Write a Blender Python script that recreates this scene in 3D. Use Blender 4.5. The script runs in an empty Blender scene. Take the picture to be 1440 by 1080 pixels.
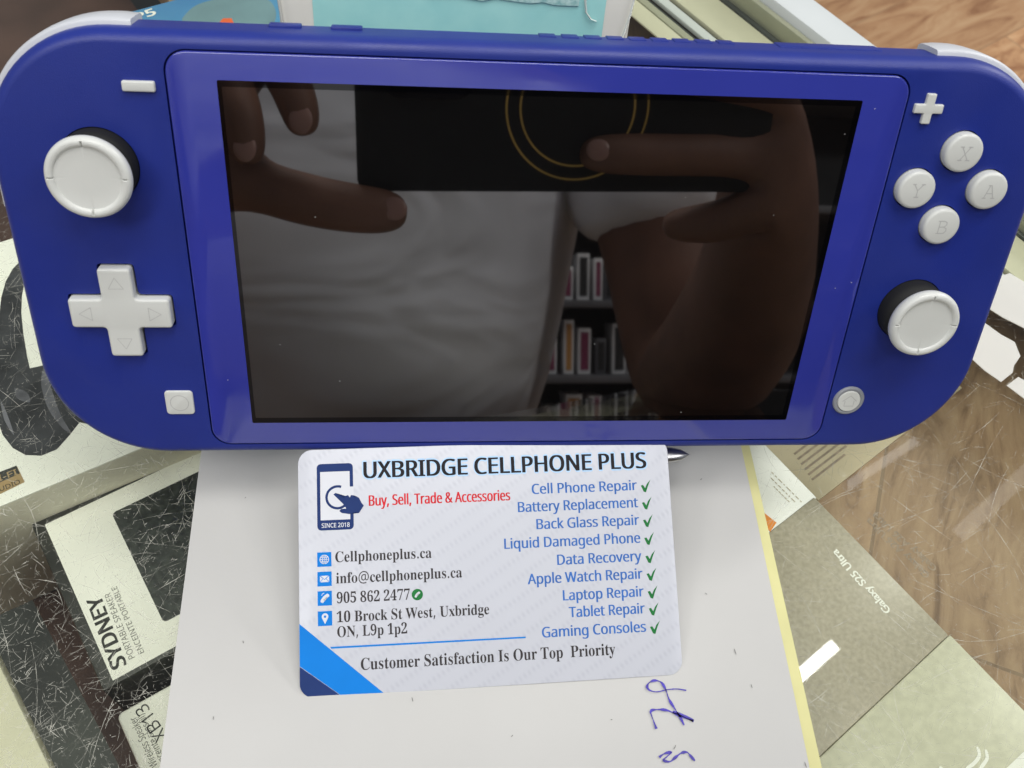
import bpy, bmesh, math, random, os
from mathutils import Vector, Matrix
random.seed(7)
R = math.radians
S = 0.001                                   # everything below is written in millimetres
sc = bpy.context.scene
col = sc.collection

# ------------------------------------------------------------------ camera
CAM = Vector((-26.456, -122.984, 212.537))
ROT = Matrix(((0.99429344, -0.0583456, 0.08931039),
              (0.0018039, 0.84625847, 0.5327695),
              (-0.10666443, -0.52956812, 0.8415345)))      # world -> camera axes
FPX = 1321.04
cd = bpy.data.cameras.new('camera'); cam = bpy.data.objects.new('camera', cd); col.objects.link(cam)
cam.matrix_world = Matrix.Translation(CAM * S) @ ROT.transposed().to_4x4()
cd.sensor_width = 36.0; cd.lens = FPX / 1440.0 * 36.0
cd.clip_start = 0.005; cd.clip_end = 50.0
cd.dof.use_dof = True; cd.dof.focus_distance = 0.225; cd.dof.aperture_fstop = 40.0
sc.camera = cam

def at(u, v, h):
    """point of the horizontal plane z = h (mm) seen at photo pixel u, v"""
    d = ROT.transposed() @ Vector(((u - 720) / FPX, (540 - v) / FPX, -1.0))
    return CAM + d * ((h - CAM.z) / d.z)

# ------------------------------------------------------------------ light
w = bpy.data.worlds.new('World'); sc.world = w; w.use_nodes = True
bg = w.node_tree.nodes['Background']
bg.inputs[0].default_value = (0.80, 0.86, 0.95, 1); bg.inputs[1].default_value = 0.24

def lamp(name, x, y, z, sx, sy, power, rz=0, color=(1, 1, 1)):
    l = bpy.data.lights.new(name, 'AREA'); l.shape = 'RECTANGLE'
    l.size = sx * S; l.size_y = sy * S; l.energy = power; l.color = color
    o = bpy.data.objects.new(name, l); col.objects.link(o)
    o.location = (x * S, y * S, z * S); o.rotation_euler = (0, 0, R(rz))
    return o
lamp('overhead_area_light', 80, 40, 1750, 900, 420, 12.0, 33, (1.0, 0.985, 0.955))
lamp('overhead_area_light', -1500, -350, 1750, 900, 450, 10, 33, (1.0, 0.985, 0.955))
lamp('overhead_area_light', 1300, -500, 1750, 900, 450, 10, 33, (1.0, 0.985, 0.955))
lamp('overhead_area_light', -650, -1000, 1700, 1100, 450, 13.5, 33, (1.0, 0.985, 0.955))  # unseen front fill, placed to brighten upright faces such as the aqua box
lamp('ceiling_strip_light', 560, 216, 1750, 800, 26, 2.4, 34)
lamp('ceiling_strip_light', 1113, 875, 1750, 272, 22, 0.055, 30)
lamp('ceiling_strip_light', 1510, 865, 1750, 620, 36, 0.12, 35)
lamp('overhead_area_light', 2700, 1500, 1750, 1400, 450, 70, 33, (1.0, 0.985, 0.955))  # unseen lamp added to light the floor beyond the counter

sc.view_settings.view_transform = 'Standard'; sc.view_settings.look = 'None'
sc.view_settings.gamma = 1.0; sc.view_settings.exposure = 0.17
sc.view_settings.use_curve_mapping = False
sc.cycles.max_bounces = 10; sc.cycles.transparent_max_bounces = 16
sc.cycles.use_denoising = True

# ------------------------------------------------------------------ materials
def lin(c):
    return tuple((x / 255 / 12.92) if x / 255 <= 0.04045 else ((x / 255 + 0.055) / 1.055) ** 2.4 for x in c)

def mat(name, c, rough=0.5, var=0.06, scale=60.0, bump=0.0, bscale=900.0, ior=1.5, metal=0.0, coat=0.0, c2=None, crough=0.05, detail=4):
    m = bpy.data.materials.new(name); m.use_nodes = True
    nt = m.node_tree; b = nt.nodes['Principled BSDF']
    tc = nt.nodes.new('ShaderNodeTexCoord')
    n = nt.nodes.new('ShaderNodeTexNoise'); n.inputs['Scale'].default_value = scale; n.inputs['Detail'].default_value = detail
    nt.links.new(tc.outputs['Object'], n.inputs['Vector'])
    r = nt.nodes.new('ShaderNodeValToRGB')
    a = c2 if c2 else tuple(max(0, x * (1 - var)) for x in c)
    d = c if c2 else tuple(min(1, x * (1 + var)) for x in c)
    r.color_ramp.elements[0].position = 0.32; r.color_ramp.elements[1].position = 0.68
    r.color_ramp.elements[0].color = (*a, 1); r.color_ramp.elements[1].color = (*d, 1)
    nt.links.new(n.outputs['Fac'], r.inputs[0]); nt.links.new(r.outputs[0], b.inputs['Base Color'])
    b.inputs['Roughness'].default_value = rough; b.inputs['IOR'].default_value = ior
    b.inputs['Metallic'].default_value = metal
    b.inputs['Coat Weight'].default_value = coat; b.inputs['Coat Roughness'].default_value = crough
    if bump:
        n2 = nt.nodes.new('ShaderNodeTexNoise'); n2.inputs['Scale'].default_value = bscale; n2.inputs['Detail'].default_value = 3
        nt.links.new(tc.outputs['Object'], n2.inputs['Vector'])
        bp = nt.nodes.new('ShaderNodeBump'); bp.inputs['Strength'].default_value = bump; bp.inputs['Distance'].default_value = 0.0003
        nt.links.new(n2.outputs['Fac'], bp.inputs['Height']); nt.links.new(bp.outputs[0], b.inputs['Normal'])
    return m

M = {}
M['blue'] = mat('matte_blue_plastic', (0.0095, 0.0235, 0.222), 0.46, 0.07, 55, 0.16, 4200)
M['panel'] = mat('glossy_blue_panel', (0.030, 0.040, 0.315), 0.09, 0.05, 30, ior=1.75)
M['border'] = mat('black_border', (0.0015, 0.0015, 0.002), 0.03, 0.1, 30, ior=1.75)
def smudge(m, lo, hi, scale):
    nt = m.node_tree; b = nt.nodes['Principled BSDF']; tc = nt.nodes.new('ShaderNodeTexCoord'); n = nt.nodes.new('ShaderNodeTexNoise'); n.inputs['Scale'].default_value = scale; n.inputs['Detail'].default_value = 6; n.inputs['Distortion'].default_value = 0.7
    mr = nt.nodes.new('ShaderNodeMapRange'); mr.inputs[1].default_value = 0.35; mr.inputs[2].default_value = 0.7; mr.inputs[3].default_value = lo; mr.inputs[4].default_value = hi
    nt.links.new(tc.outputs['Object'], n.inputs[0]); nt.links.new(n.outputs['Fac'], mr.inputs[0]); nt.links.new(mr.outputs[0], b.inputs['Roughness'])
smudge(M['blue'], 0.40, 0.54, 45); smudge(M['panel'], 0.05, 0.16, 60)
M['display'] = mat('dark_display', (0.0030, 0.0027, 0.0028), 0.02, 0.1, 30, ior=2.75)
M['button'] = mat('off_white_plastic', (0.63, 0.64, 0.61), 0.38, 0.03, 60, 0.05, 3000)
M['black'] = mat('black_rubber', (0.004, 0.004, 0.004), 0.75, 0.2, 100)
M['ring'] = mat('grey_ring_plastic', (0.26, 0.27, 0.30), 0.4)
M['trigger'] = mat('pale_grey_trigger_plastic', (0.55, 0.565, 0.60), 0.42, 0.02)
M['engraving_shade'] = mat('engraving_shade_grey', (0.47, 0.47, 0.46), 0.5, 0.03)  # flat grey strokes carry the shade of engraved grooves
M['silver'] = mat('brushed_silver', (0.50, 0.50, 0.51), 0.28, 0.1, 200, metal=1.0)
M['paper'] = mat('white_paper', (0.525, 0.52, 0.503), 0.75, 0.015, 35, 0.15, 400)
M['yellow'] = mat('yellow_paper', (0.66, 0.63, 0.30), 0.7, 0.05, 90)
M['ink'] = mat('violet_ink', (0.045, 0.025, 0.36), 0.5, 0.35, 700)
M['card_ink_black'] = mat('black_card_ink', (0.022, 0.018, 0.020), 0.6, 0.2, 300, ior=1.22)
M['card_ink_grey'] = mat('charcoal_card_ink', (0.045, 0.040, 0.042), 0.6, 0.2, 300, ior=1.22)
M['card_ink_blue'] = mat('blue_card_ink', (0.045, 0.150, 0.46), 0.6, 0.1, 300, ior=1.22)
M['card_ink_red'] = mat('red_card_ink', (0.62, 0.022, 0.030), 0.6, 0.1, 300, ior=1.22)
M['card_ink_green'] = mat('green_card_ink', (0.020, 0.17, 0.045), 0.6, 0.1, 300, ior=1.22)
M['card_halo'] = mat('pale_blue_card_ink', (0.42, 0.62, 0.86), 0.4, 0.04, 300)
M['card_bright'] = mat('bright_blue_card_ink', (0.006, 0.20, 0.66), 0.6, 0.04, 100, ior=1.22)
M['card_navy'] = mat('navy_card_ink', (0.018, 0.040, 0.150), 0.6, 0.08, 100, ior=1.22)
M['card_white'] = mat('white_card_ink', (0.64, 0.655, 0.70), 0.35, 0.02, 100)
M['cream'] = mat('cream_rail_paint', (0.60, 0.58, 0.44), 0.35, 0.06, 30)
M['rail_dark'] = mat('dark_track_gap', (0.05, 0.055, 0.05), 0.4, 0.2, 60)
M['rail_mid'] = mat('olive_track', (0.36, 0.36, 0.27), 0.3, 0.08, 40)
M['alu'] = mat('white_painted_rim', (0.60, 0.63, 0.63), 0.3, 0.03, 30)
M['box_white'] = mat('white_box_card', (0.88, 0.88, 0.81), 0.5, 0.03, 30)
M['box_bright'] = mat('bright_white_box_card', (0.88, 0.88, 0.86), 0.3, 0.01, 30)
M['box_cream'] = mat('cream_box_side', (0.76, 0.73, 0.61), 0.5, 0.04, 30)
M['box_black'] = mat('black_box_card', (0.030, 0.031, 0.027), 0.4, 0.3, 60)
M['window'] = mat('dark_printed_window', (0.036, 0.041, 0.036), 0.4, 0.5, 500)
M['print_black'] = mat('black_print', (0.02, 0.02, 0.018), 0.5, 0.2, 200)
M['print_grey'] = mat('grey_print', (0.12, 0.12, 0.11), 0.5, 0.2, 200)
M['print_white'] = mat('white_print_and_glare', (0.86, 0.86, 0.80), 0.4, 0.02, 200)
M['print_and_reflection'] = mat('pale_print_and_reflection', (0.30, 0.23, 0.17), 0.5, 0.25, 400)  # leaflet print, and the painted reflection of box lettering
M['head'] = mat('printed_black_headphones', (0.036, 0.037, 0.041), 0.4, 0.6, 90)
M['head2'] = mat('printed_grey_highlight', (0.13, 0.13, 0.15), 0.4, 0.4, 150)
M['gold'] = mat('gold_badge_print', (0.36, 0.25, 0.12), 0.4, 0.2, 120)
M['olive'] = mat('olive_grey_box_card', (0.44, 0.395, 0.31), 0.35, 0.16, 900, c2=(0.34, 0.305, 0.235))
M['sage'] = mat('sage_grey_box_card', (0.56, 0.55, 0.42), 0.35, 0.08, 500)
M['beige'] = mat('beige_leaflet', (0.56, 0.48, 0.33), 0.5, 0.06, 90)
M['orange'] = mat('orange_print', (0.80, 0.26, 0.03), 0.5, 0.1, 100)
M['tabo'] = mat('coral_orange_print', (0.75, 0.13, 0.04), 0.5, 0.1, 100)
M['brown'] = mat('dark_brown_board', (0.085, 0.047, 0.037), 0.45, 0.25, 40)
M['dark'] = mat('dark_cabinet_lining', (0.055, 0.062, 0.050), 0.5, 0.5, 25)
M['aqua'] = mat('aqua_printed_card', (0.44, 0.84, 0.80), 0.3, 0.10, 140, c2=(0.37, 0.77, 0.75), coat=0.6)
M['aqua_fleck'] = mat('flecked_aqua_print', (0.60, 0.84, 0.80), 0.4, 0.3, 900, c2=(0.28, 0.55, 0.54))
M['boxgrey'] = mat('warm_white_box_card', (0.85, 0.84, 0.76), 0.35, 0.04, 40, coat=0.5)
M['film'] = mat('clear_film_crease', (0.72, 0.74, 0.70), 0.15, 0.05, 90, coat=1.0)
M['skyblue'] = mat('blue_speaker_box_print', (0.050, 0.20, 0.47), 0.3, 0.25, 25, c2=(0.10, 0.30, 0.52))
M['teal'] = mat('teal_print', (0.17, 0.28, 0.32), 0.35, 0.12, 60)
M['shirt'] = mat('white_cotton', (0.82, 0.82, 0.86), 0.9, 0.04, 12, 1.0, 11)
for nd in M['shirt'].node_tree.nodes:                     # soft folds running across the belly
    if nd.type == 'BUMP':
        nd.inputs['Distance'].default_value = 0.010
        fold = nd.inputs['Height'].links[0].from_node; fold.inputs['Scale'].default_value = 1.0; fold.inputs['Detail'].default_value = 2; fold.inputs['Distortion'].default_value = 0.8
        mpn = M['shirt'].node_tree.nodes.new('ShaderNodeMapping'); mpn.inputs['Scale'].default_value = (5, 8, 17); mpn.inputs['Rotation'].default_value = (0, R(18), 0)
        M['shirt'].node_tree.links.new(fold.inputs['Vector'].links[0].from_socket, mpn.inputs[0]); M['shirt'].node_tree.links.new(mpn.outputs[0], fold.inputs['Vector'])
M['skin'] = mat('skin', (0.19, 0.092, 0.06), 0.6, 0.2, 28, 0.8, 160)
M['nail'] = mat('fingernail', (0.36, 0.20, 0.16), 0.35, 0.05, 60)
M['hair'] = mat('dark_hair', (0.02, 0.016, 0.014), 0.5, 0.4, 200)
M['trousers'] = mat('dark_trousers', (0.03, 0.035, 0.05), 0.8, 0.2, 100)
M['shoe'] = mat('black_shoe', (0.02, 0.02, 0.02), 0.5, 0.2, 60)
M['phone'] = mat('black_phone_case', (0.004, 0.005, 0.006), 0.75, 0.2, 200)
M['goldring'] = mat('gold_ring', (0.75, 0.48, 0.12), 0.35, 0.1, 60)
M['lens'] = mat('lens_glass', (0.01, 0.01, 0.014), 0.05, 0.1, 60)
M['rack'] = mat('black_rack_panel', (0.012, 0.012, 0.013), 0.6, 0.2, 20)
M['rack_shelf'] = mat('grey_rack_shelf', (0.10, 0.10, 0.11), 0.5, 0.1, 20)
M['pack_white'] = mat('white_pack', (0.75, 0.75, 0.76), 0.4, 0.1, 20)
M['pack_pink'] = mat('magenta_pack', (0.20, 0.03, 0.08), 0.4, 0.1, 20)
M['pack_amber'] = mat('amber_pack', (0.45, 0.22, 0.06), 0.4, 0.1, 20)
M['pack_red'] = mat('red_pack', (0.55, 0.02, 0.03), 0.4, 0.1, 20)
M['dust'] = mat('pale_dust', (0.75, 0.75, 0.75), 0.8)
M['painted_glare'] = mat('white_glare_sheet', (0.86, 0.86, 0.82), 0.2, 0.03, 30)

def card_material():
    m = mat('white_card_stock', (0.555, 0.57, 0.625), 0.33, 0.012, 40)
    nt = m.node_tree; b = nt.nodes['Principled BSDF']
    tc = nt.nodes.new('ShaderNodeTexCoord'); mp = nt.nodes.new('ShaderNodeMapping'); mp.inputs['Rotation'].default_value = (0, 0, R(58))
    wv = nt.nodes.new('ShaderNodeTexWave'); wv.inputs['Scale'].default_value = 85
    wv.inputs['Distortion'].default_value = 0.4
    nt.links.new(tc.outputs['Object'], mp.inputs[0]); nt.links.new(mp.outputs[0], wv.inputs[0])
    w2 = nt.nodes.new('ShaderNodeTexWave'); w2.inputs['Scale'].default_value = 260; w2.bands_direction = 'Y'
    nt.links.new(mp.outputs[0], w2.inputs[0])
    mu = nt.nodes.new('ShaderNodeMath'); mu.operation = 'MULTIPLY'
    p = nt.nodes.new('ShaderNodeMath'); p.operation = 'POWER'; p.inputs[1].default_value = 3.0
    nt.links.new(wv.outputs['Fac'], p.inputs[0])
    nt.links.new(p.outputs[0], mu.inputs[0]); nt.links.new(w2.outputs['Fac'], mu.inputs[1])
    mx = nt.nodes.new('ShaderNodeMix'); mx.data_type = 'RGBA'
    old = b.inputs['Base Color'].links[0].from_socket
    sca = nt.nodes.new('ShaderNodeMath'); sca.operation = 'MULTIPLY'; sca.inputs[1].default_value = 0.55
    nt.links.new(mu.outputs[0], sca.inputs[0]); nt.links.new(sca.outputs[0], mx.inputs[0])
    nt.links.new(old, mx.inputs[6]); mx.inputs[7].default_value = (0.475, 0.49, 0.55, 1)
    nt.links.new(mx.outputs[2], b.inputs['Base Color'])
    bp = nt.nodes.new('ShaderNodeBump'); bp.inputs['Strength'].default_value = 0.25; bp.inputs['Distance'].default_value = 0.0001
    nt.links.new(mu.outputs[0], bp.inputs['Height']); nt.links.new(bp.outputs[0], b.inputs['Normal'])
    return m
M['card'] = card_material()

def wood(name, dark, mid, light, rz, plank, length, rough, gscale=1.0):
    m = bpy.data.materials.new(name); m.use_nodes = True; nt = m.node_tree; b = nt.nodes['Principled BSDF']
    L = nt.links
    tc = nt.nodes.new('ShaderNodeTexCoord'); mp = nt.nodes.new('ShaderNodeMapping'); mp.inputs['Rotation'].default_value = (0, 0, R(-rz))
    L.new(tc.outputs['Object'], mp.inputs[0])
    br = nt.nodes.new('ShaderNodeTexBrick'); br.inputs['Scale'].default_value = 1.0
    br.inputs['Brick Width'].default_value = length; br.inputs['Row Height'].default_value = plank
    br.inputs['Mortar Size'].default_value = plank * 0.012; br.inputs['Mortar Smooth'].default_value = 0.4
    br.inputs['Color1'].default_value = (0.25, 0.25, 0.25, 1); br.inputs['Color2'].default_value = (0.9, 0.9, 0.9, 1); br.inputs['Mortar'].default_value = (0, 0, 0, 1)
    L.new(mp.outputs[0], br.inputs[0])
    m2 = nt.nodes.new('ShaderNodeMapping'); m2.inputs['Scale'].default_value = ((5 if gscale == 1 else 7) * gscale, 22 * gscale, 1)
    L.new(mp.outputs[0], m2.inputs[0])
    ad = nt.nodes.new('ShaderNodeVectorMath'); ad.operation = 'ADD'
    sc_ = nt.nodes.new('ShaderNodeVectorMath'); sc_.operation = 'SCALE'; sc_.inputs['Scale'].default_value = 7.0
    L.new(br.outputs['Color'], sc_.inputs[0]); L.new(m2.outputs[0], ad.inputs[0]); L.new(sc_.outputs[0], ad.inputs[1])
    n = nt.nodes.new('ShaderNodeTexNoise'); n.inputs['Scale'].default_value = 1.0; n.inputs['Detail'].default_value = 7; n.inputs['Roughness'].default_value = 0.62; n.inputs['Distortion'].default_value = 1.6
    L.new(ad.outputs[0], n.inputs[0])
    r = nt.nodes.new('ShaderNodeValToRGB'); e = r.color_ramp.elements
    e[0].position = 0.30; e[0].color = (*dark, 1); e[1].position = 0.68; e[1].color = (*light, 1)
    k = e.new(0.47); k.color = (*mid, 1)
    L.new(n.outputs['Fac'], r.inputs[0])
    mx = nt.nodes.new('ShaderNodeMix'); mx.data_type = 'RGBA'; mx.blend_type = 'MULTIPLY'; mx.inputs[0].default_value = 0.45
    L.new(r.outputs[0], mx.inputs[6]); L.new(br.outputs['Color'], mx.inputs[7])
    L.new(mx.outputs[2], b.inputs['Base Color']); b.inputs['Roughness'].default_value = rough
    bp = nt.nodes.new('ShaderNodeBump'); bp.inputs['Strength'].default_value = 0.2; bp.inputs['Distance'].default_value = 0.0005
    L.new(n.outputs['Fac'], bp.inputs['Height']); L.new(bp.outputs[0], b.inputs['Normal'])
    return m
M['floor'] = wood('wood_plank_floor', (0.36, 0.165, 0.072), (0.60, 0.335, 0.165), (0.74, 0.47, 0.255), 33, 0.19, 1.2, 0.4)
M['board'] = wood('wood_board', (0.21, 0.125, 0.068), (0.37, 0.240, 0.140), (0.47, 0.325, 0.195), 33, 0.055, 0.5, 0.4, 4.5)

def glass_material():
    m = bpy.data.materials.new('clear_counter_glass'); m.use_nodes = True; nt = m.node_tree; nt.nodes.clear(); L = nt.links
    o = nt.nodes.new('ShaderNodeOutputMaterial'); mx = nt.nodes.new('ShaderNodeMixShader')
    t = nt.nodes.new('ShaderNodeBsdfTransparent'); t.inputs[0].default_value = (0.965, 0.975, 0.945, 1)
    g = nt.nodes.new('ShaderNodeBsdfGlossy'); g.inputs['Roughness'].default_value = 0.015
    fr = nt.nodes.new('ShaderNodeFresnel'); fr.inputs[0].default_value = 1.5
    tc = nt.nodes.new('ShaderNodeTexCoord'); n = nt.nodes.new('ShaderNodeTexNoise'); n.inputs['Scale'].default_value = 25
    bp = nt.nodes.new('ShaderNodeBump'); bp.inputs['Strength'].default_value = 0.02; bp.inputs['Distance'].default_value = 0.0005
    L.new(tc.outputs['Object'], n.inputs[0]); L.new(n.outputs['Fac'], bp.inputs['Height']); L.new(bp.outputs[0], g.inputs['Normal'])
    ge = nt.nodes.new('ShaderNodeNewGeometry'); su = nt.nodes.new('ShaderNodeMath'); su.operation = 'SUBTRACT'; su.inputs[0].default_value = 1.0
    mm = nt.nodes.new('ShaderNodeMath'); mm.operation = 'MULTIPLY'
    L.new(ge.outputs['Backfacing'], su.inputs[1]); L.new(fr.outputs[0], mm.inputs[0]); L.new(su.outputs[0], mm.inputs[1])
    L.new(mm.outputs[0], mx.inputs[0]); L.new(t.outputs[0], mx.inputs[1]); L.new(g.outputs[0], mx.inputs[2]); L.new(mx.outputs[0], o.inputs[0])
    return m
M['glass'] = glass_material()

def glare_sheet_material():
    m = mat('translucent_glare_sheet', (0.93, 0.93, 0.90), 0.25, 0.03, 30); nt = m.node_tree; b = nt.nodes['Principled BSDF']
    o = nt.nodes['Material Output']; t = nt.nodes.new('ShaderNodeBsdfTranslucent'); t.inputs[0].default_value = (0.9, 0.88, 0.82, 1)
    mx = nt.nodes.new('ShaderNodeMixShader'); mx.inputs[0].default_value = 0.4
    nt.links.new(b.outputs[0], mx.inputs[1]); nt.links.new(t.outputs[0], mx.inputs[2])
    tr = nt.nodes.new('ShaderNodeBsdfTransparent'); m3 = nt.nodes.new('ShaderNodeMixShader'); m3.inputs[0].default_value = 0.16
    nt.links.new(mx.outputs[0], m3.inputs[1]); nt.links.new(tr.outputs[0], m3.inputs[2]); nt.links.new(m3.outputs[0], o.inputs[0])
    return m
M['painted_glare'] = glare_sheet_material()  # overexposed glare given the shape of pale sheets

def scratch_material():
    m = bpy.data.materials.new('glass_scratch'); m.use_nodes = True; nt = m.node_tree; nt.nodes.clear(); L = nt.links
    o = nt.nodes.new('ShaderNodeOutputMaterial'); mx = nt.nodes.new('ShaderNodeMixShader')
    t = nt.nodes.new('ShaderNodeBsdfTransparent'); d = nt.nodes.new('ShaderNodeBsdfDiffuse'); d.inputs[0].default_value = (0.56, 0.55, 0.48, 1)
    tc = nt.nodes.new('ShaderNodeTexCoord'); n = nt.nodes.new('ShaderNodeTexNoise'); n.inputs['Scale'].default_value = 260; n.inputs['Detail'].default_value = 5
    L.new(tc.outputs['Object'], n.inputs[0])
    r = nt.nodes.new('ShaderNodeValToRGB'); r.color_ramp.elements[0].position = 0.38; r.color_ramp.elements[1].position = 0.66
    r.color_ramp.elements[0].color = (0.05, 0.05, 0.05, 1); r.color_ramp.elements[1].color = (0.95, 0.95, 0.95, 1)
    L.new(n.outputs['Fac'], r.inputs[0]); L.new(r.outputs[0], mx.inputs[0]); L.new(t.outputs[0], mx.inputs[1]); L.new(d.outputs[0], mx.inputs[2]); L.new(mx.outputs[0], o.inputs[0])
    return m
M['scratch'] = scratch_material()

# ------------------------------------------------------------------ mesh helpers
def finish(name, bm, m, parent=None, smooth=None):
    me = bpy.data.meshes.new(name)
    for v in bm.verts: v.co *= S
    bm.normal_update(); bm.to_mesh(me); bm.free()
    if smooth is not None:
        me.polygons.foreach_set('use_smooth', [True] * len(me.polygons))
        me.set_sharp_from_angle(angle=R(smooth))
    o = bpy.data.objects.new(name, me); col.objects.link(o)
    me.materials.append(M[m])
    if parent: o.parent = parent
    return o
def tag(o, label=None, cat=None, group=None, kind=None):
    if label: o['label'] = label
    if cat: o['category'] = cat
    if group: o['group'] = group
    if kind: o['kind'] = kind
    return o
def empty(name, loc, label, cat, group=None, rot=None):
    o = bpy.data.objects.new(name, None); col.objects.link(o)
    mw = Matrix.Translation(Vector(loc) * S)
    if rot is not None: mw = mw @ rot.to_4x4()
    o.matrix_world = mw; o.empty_display_size = 0.01
    return tag(o, label, cat, group)
def rrect(x0, x1, y0, y1, r, n=8):
    pts = []
    for cx, cy, a0 in ((x1 - r, y1 - r, 0), (x0 + r, y1 - r, 90), (x0 + r, y0 + r, 180), (x1 - r, y0 + r, 270)):
        for i in range(n + 1):
            a = R(a0 + 90 * i / n); pts.append((cx + r * math.cos(a), cy + r * math.sin(a)))
    return pts
def circ(cx, cy, r, n=48):
    return [(cx + r * math.cos(2 * math.pi * i / n), cy + r * math.sin(2 * math.pi * i / n)) for i in range(n)]
def cross(cx, cy, a, h, r=0.6):
    base = [(a, -h), (a, h), (h, h), (h, a), (-h, a), (-h, h), (-a, h), (-a, -h), (-h, -h), (-h, -a), (h, -a), (h, -h)]
    return [(cx + x, cy + y) for x, y in round_poly(base, r)]
def round_poly(pts, r, n=4):
    out = []; k = len(pts)
    for i in range(k):
        p = Vector(pts[i]).to_2d(); a = (Vector(pts[i - 1]).to_2d() - p); b = (Vector(pts[(i + 1) % k]).to_2d() - p)
        d = min(r, a.length * 0.45, b.length * 0.45)
        s, e = p + a.normalized() * d, p + b.normalized() * d
        for j in range(n + 1):
            t = j / n; q = s * (1 - t) ** 2 + p * 2 * t * (1 - t) + e * t * t; out.append((q.x, q.y))
    return out
def offset_loop(pts, d):
    """inward offset of a counter-clockwise loop"""
    k = len(pts); out = []
    for i in range(k):
        p0 = Vector(pts[i - 1]); p = Vector(pts[i]); p1 = Vector(pts[(i + 1) % k])
        e0 = (p - p0); e1 = (p1 - p)
        n0 = Vector((-e0.y, e0.x)).normalized() if e0.length > 1e-9 else Vector((0, 0))
        n1 = Vector((-e1.y, e1.x)).normalized() if e1.length > 1e-9 else n0
        n = n0 + n1
        if n.length < 1e-6: n = n0
        n.normalize(); c = max(0.4, n.dot(n1))
        q = p + n * (d / c); out.append((q.x, q.y))
    return out
def slab(bm, pts, z0, z1, bev=0.0, steps=3):
    """extruded outline with a rounded top edge"""
    rings = [(0, z0)]
    if bev > 0:
        for i in range(steps + 1):
            a = R(90 * i / steps); rings.append((bev * (1 - math.cos(a)), z1 - bev + bev * math.sin(a)))
    else: rings.append((0, z1))
    prev = None
    for ins, z in rings:
        lp = offset_loop(pts, ins) if ins else pts
        vs = [bm.verts.new((x, y, z)) for x, y in lp]
        if prev:
            for i in range(len(vs)):
                j = (i + 1) % len(vs); bm.faces.new((prev[i], prev[j], vs[j], vs[i]))
        else: bm.faces.new(list(reversed(vs)))
        prev = vs
    bm.faces.new(prev)
def plate(name, pts, z0, z1, m, parent=None, bev=0.0, smooth=35, steps=3):
    bm = bmesh.new(); slab(bm, pts, z0, z1, bev, steps); bmesh.ops.triangulate(bm, faces=[f for f in bm.faces if len(f.verts) > 4])
    return finish(name, bm, m, parent, smooth)
def box(bm, x0, x1, y0, y1, z0, z1, f=None):
    vs = [bm.verts.new(f(x, y, z) if f else (x, y, z)) for z in (z0, z1) for x, y in ((x0, y0), (x1, y0), (x1, y1), (x0, y1))]
    for q in ((3, 2, 1, 0), (4, 5, 6, 7), (0, 1, 5, 4), (1, 2, 6, 5), (2, 3, 7, 6), (3, 0, 4, 7)): bm.faces.new([vs[i] for i in q])
def bevel_all(bm, w, seg=2):
    bmesh.ops.bevel(bm, geom=list(bm.edges), offset=w, segments=seg, affect='EDGES', profile=0.5)
def boxobj(name, x0, x1, y0, y1, z0, z1, m, parent=None, bev=0.4):
    bm = bmesh.new(); box(bm, x0, x1, y0, y1, z0, z1)
    if bev: bevel_all(bm, bev)
    return finish(name, bm, m, parent, 40)
def lathe(bm, prof, cx, cy, n=96, mod=None):
    rings = []
    for k, (r, z) in enumerate(prof):
        if r == 0: rings.append([bm.verts.new((cx, cy, z))]); continue
        rings.append([bm.verts.new((cx + r * math.cos(2 * math.pi * i / n), cy + r * math.sin(2 * math.pi * i / n), mod(k, i, z) if mod else z)) for i in range(n)])
    for a, b in zip(rings, rings[1:]):
        for i in range(n):
            j = (i + 1) % n
            if len(b) == 1: bm.faces.new((a[i], a[j], b[0]))
            elif len(a) == 1: bm.faces.new((a[0], b[j], b[i]))
            else: bm.faces.new((a[i], a[j], b[j], b[i]))
def ribbon(bm, pts, width, z=0.0, taper=True):
    """flat stroke in the xy plane"""
    P = [Vector(p[:2]) for p in pts]; n = len(P); L = []
    for i in range(n):
        t = (P[min(i + 1, n - 1)] - P[max(i - 1, 0)]).normalized(); nn = Vector((-t.y, t.x))
        ww = width * (0.5 + 0.5 * min(1, min(i, n - 1 - i) / 2.0)) if taper else width
        L.append((bm.verts.new((*(P[i] + nn * ww / 2), z)), bm.verts.new((*(P[i] - nn * ww / 2), z))))
    for a, b in zip(L, L[1:]): bm.faces.new((a[1], b[1], b[0], a[0]))
def spline(pts, n=8):
    P = [Vector(p) for p in pts]; out = []
    for i in range(len(P) - 1):
        p0, p1, p2, p3 = P[max(i - 1, 0)], P[i], P[i + 1], P[min(i + 2, len(P) - 1)]
        for j in range(n):
            t = j / n
            out.append(0.5 * (2 * p1 + (p2 - p0) * t + (2 * p0 - 5 * p1 + 4 * p2 - p3) * t * t + (3 * p1 - p0 - 3 * p2 + p3) * t ** 3))
    out.append(P[-1]); return out

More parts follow.
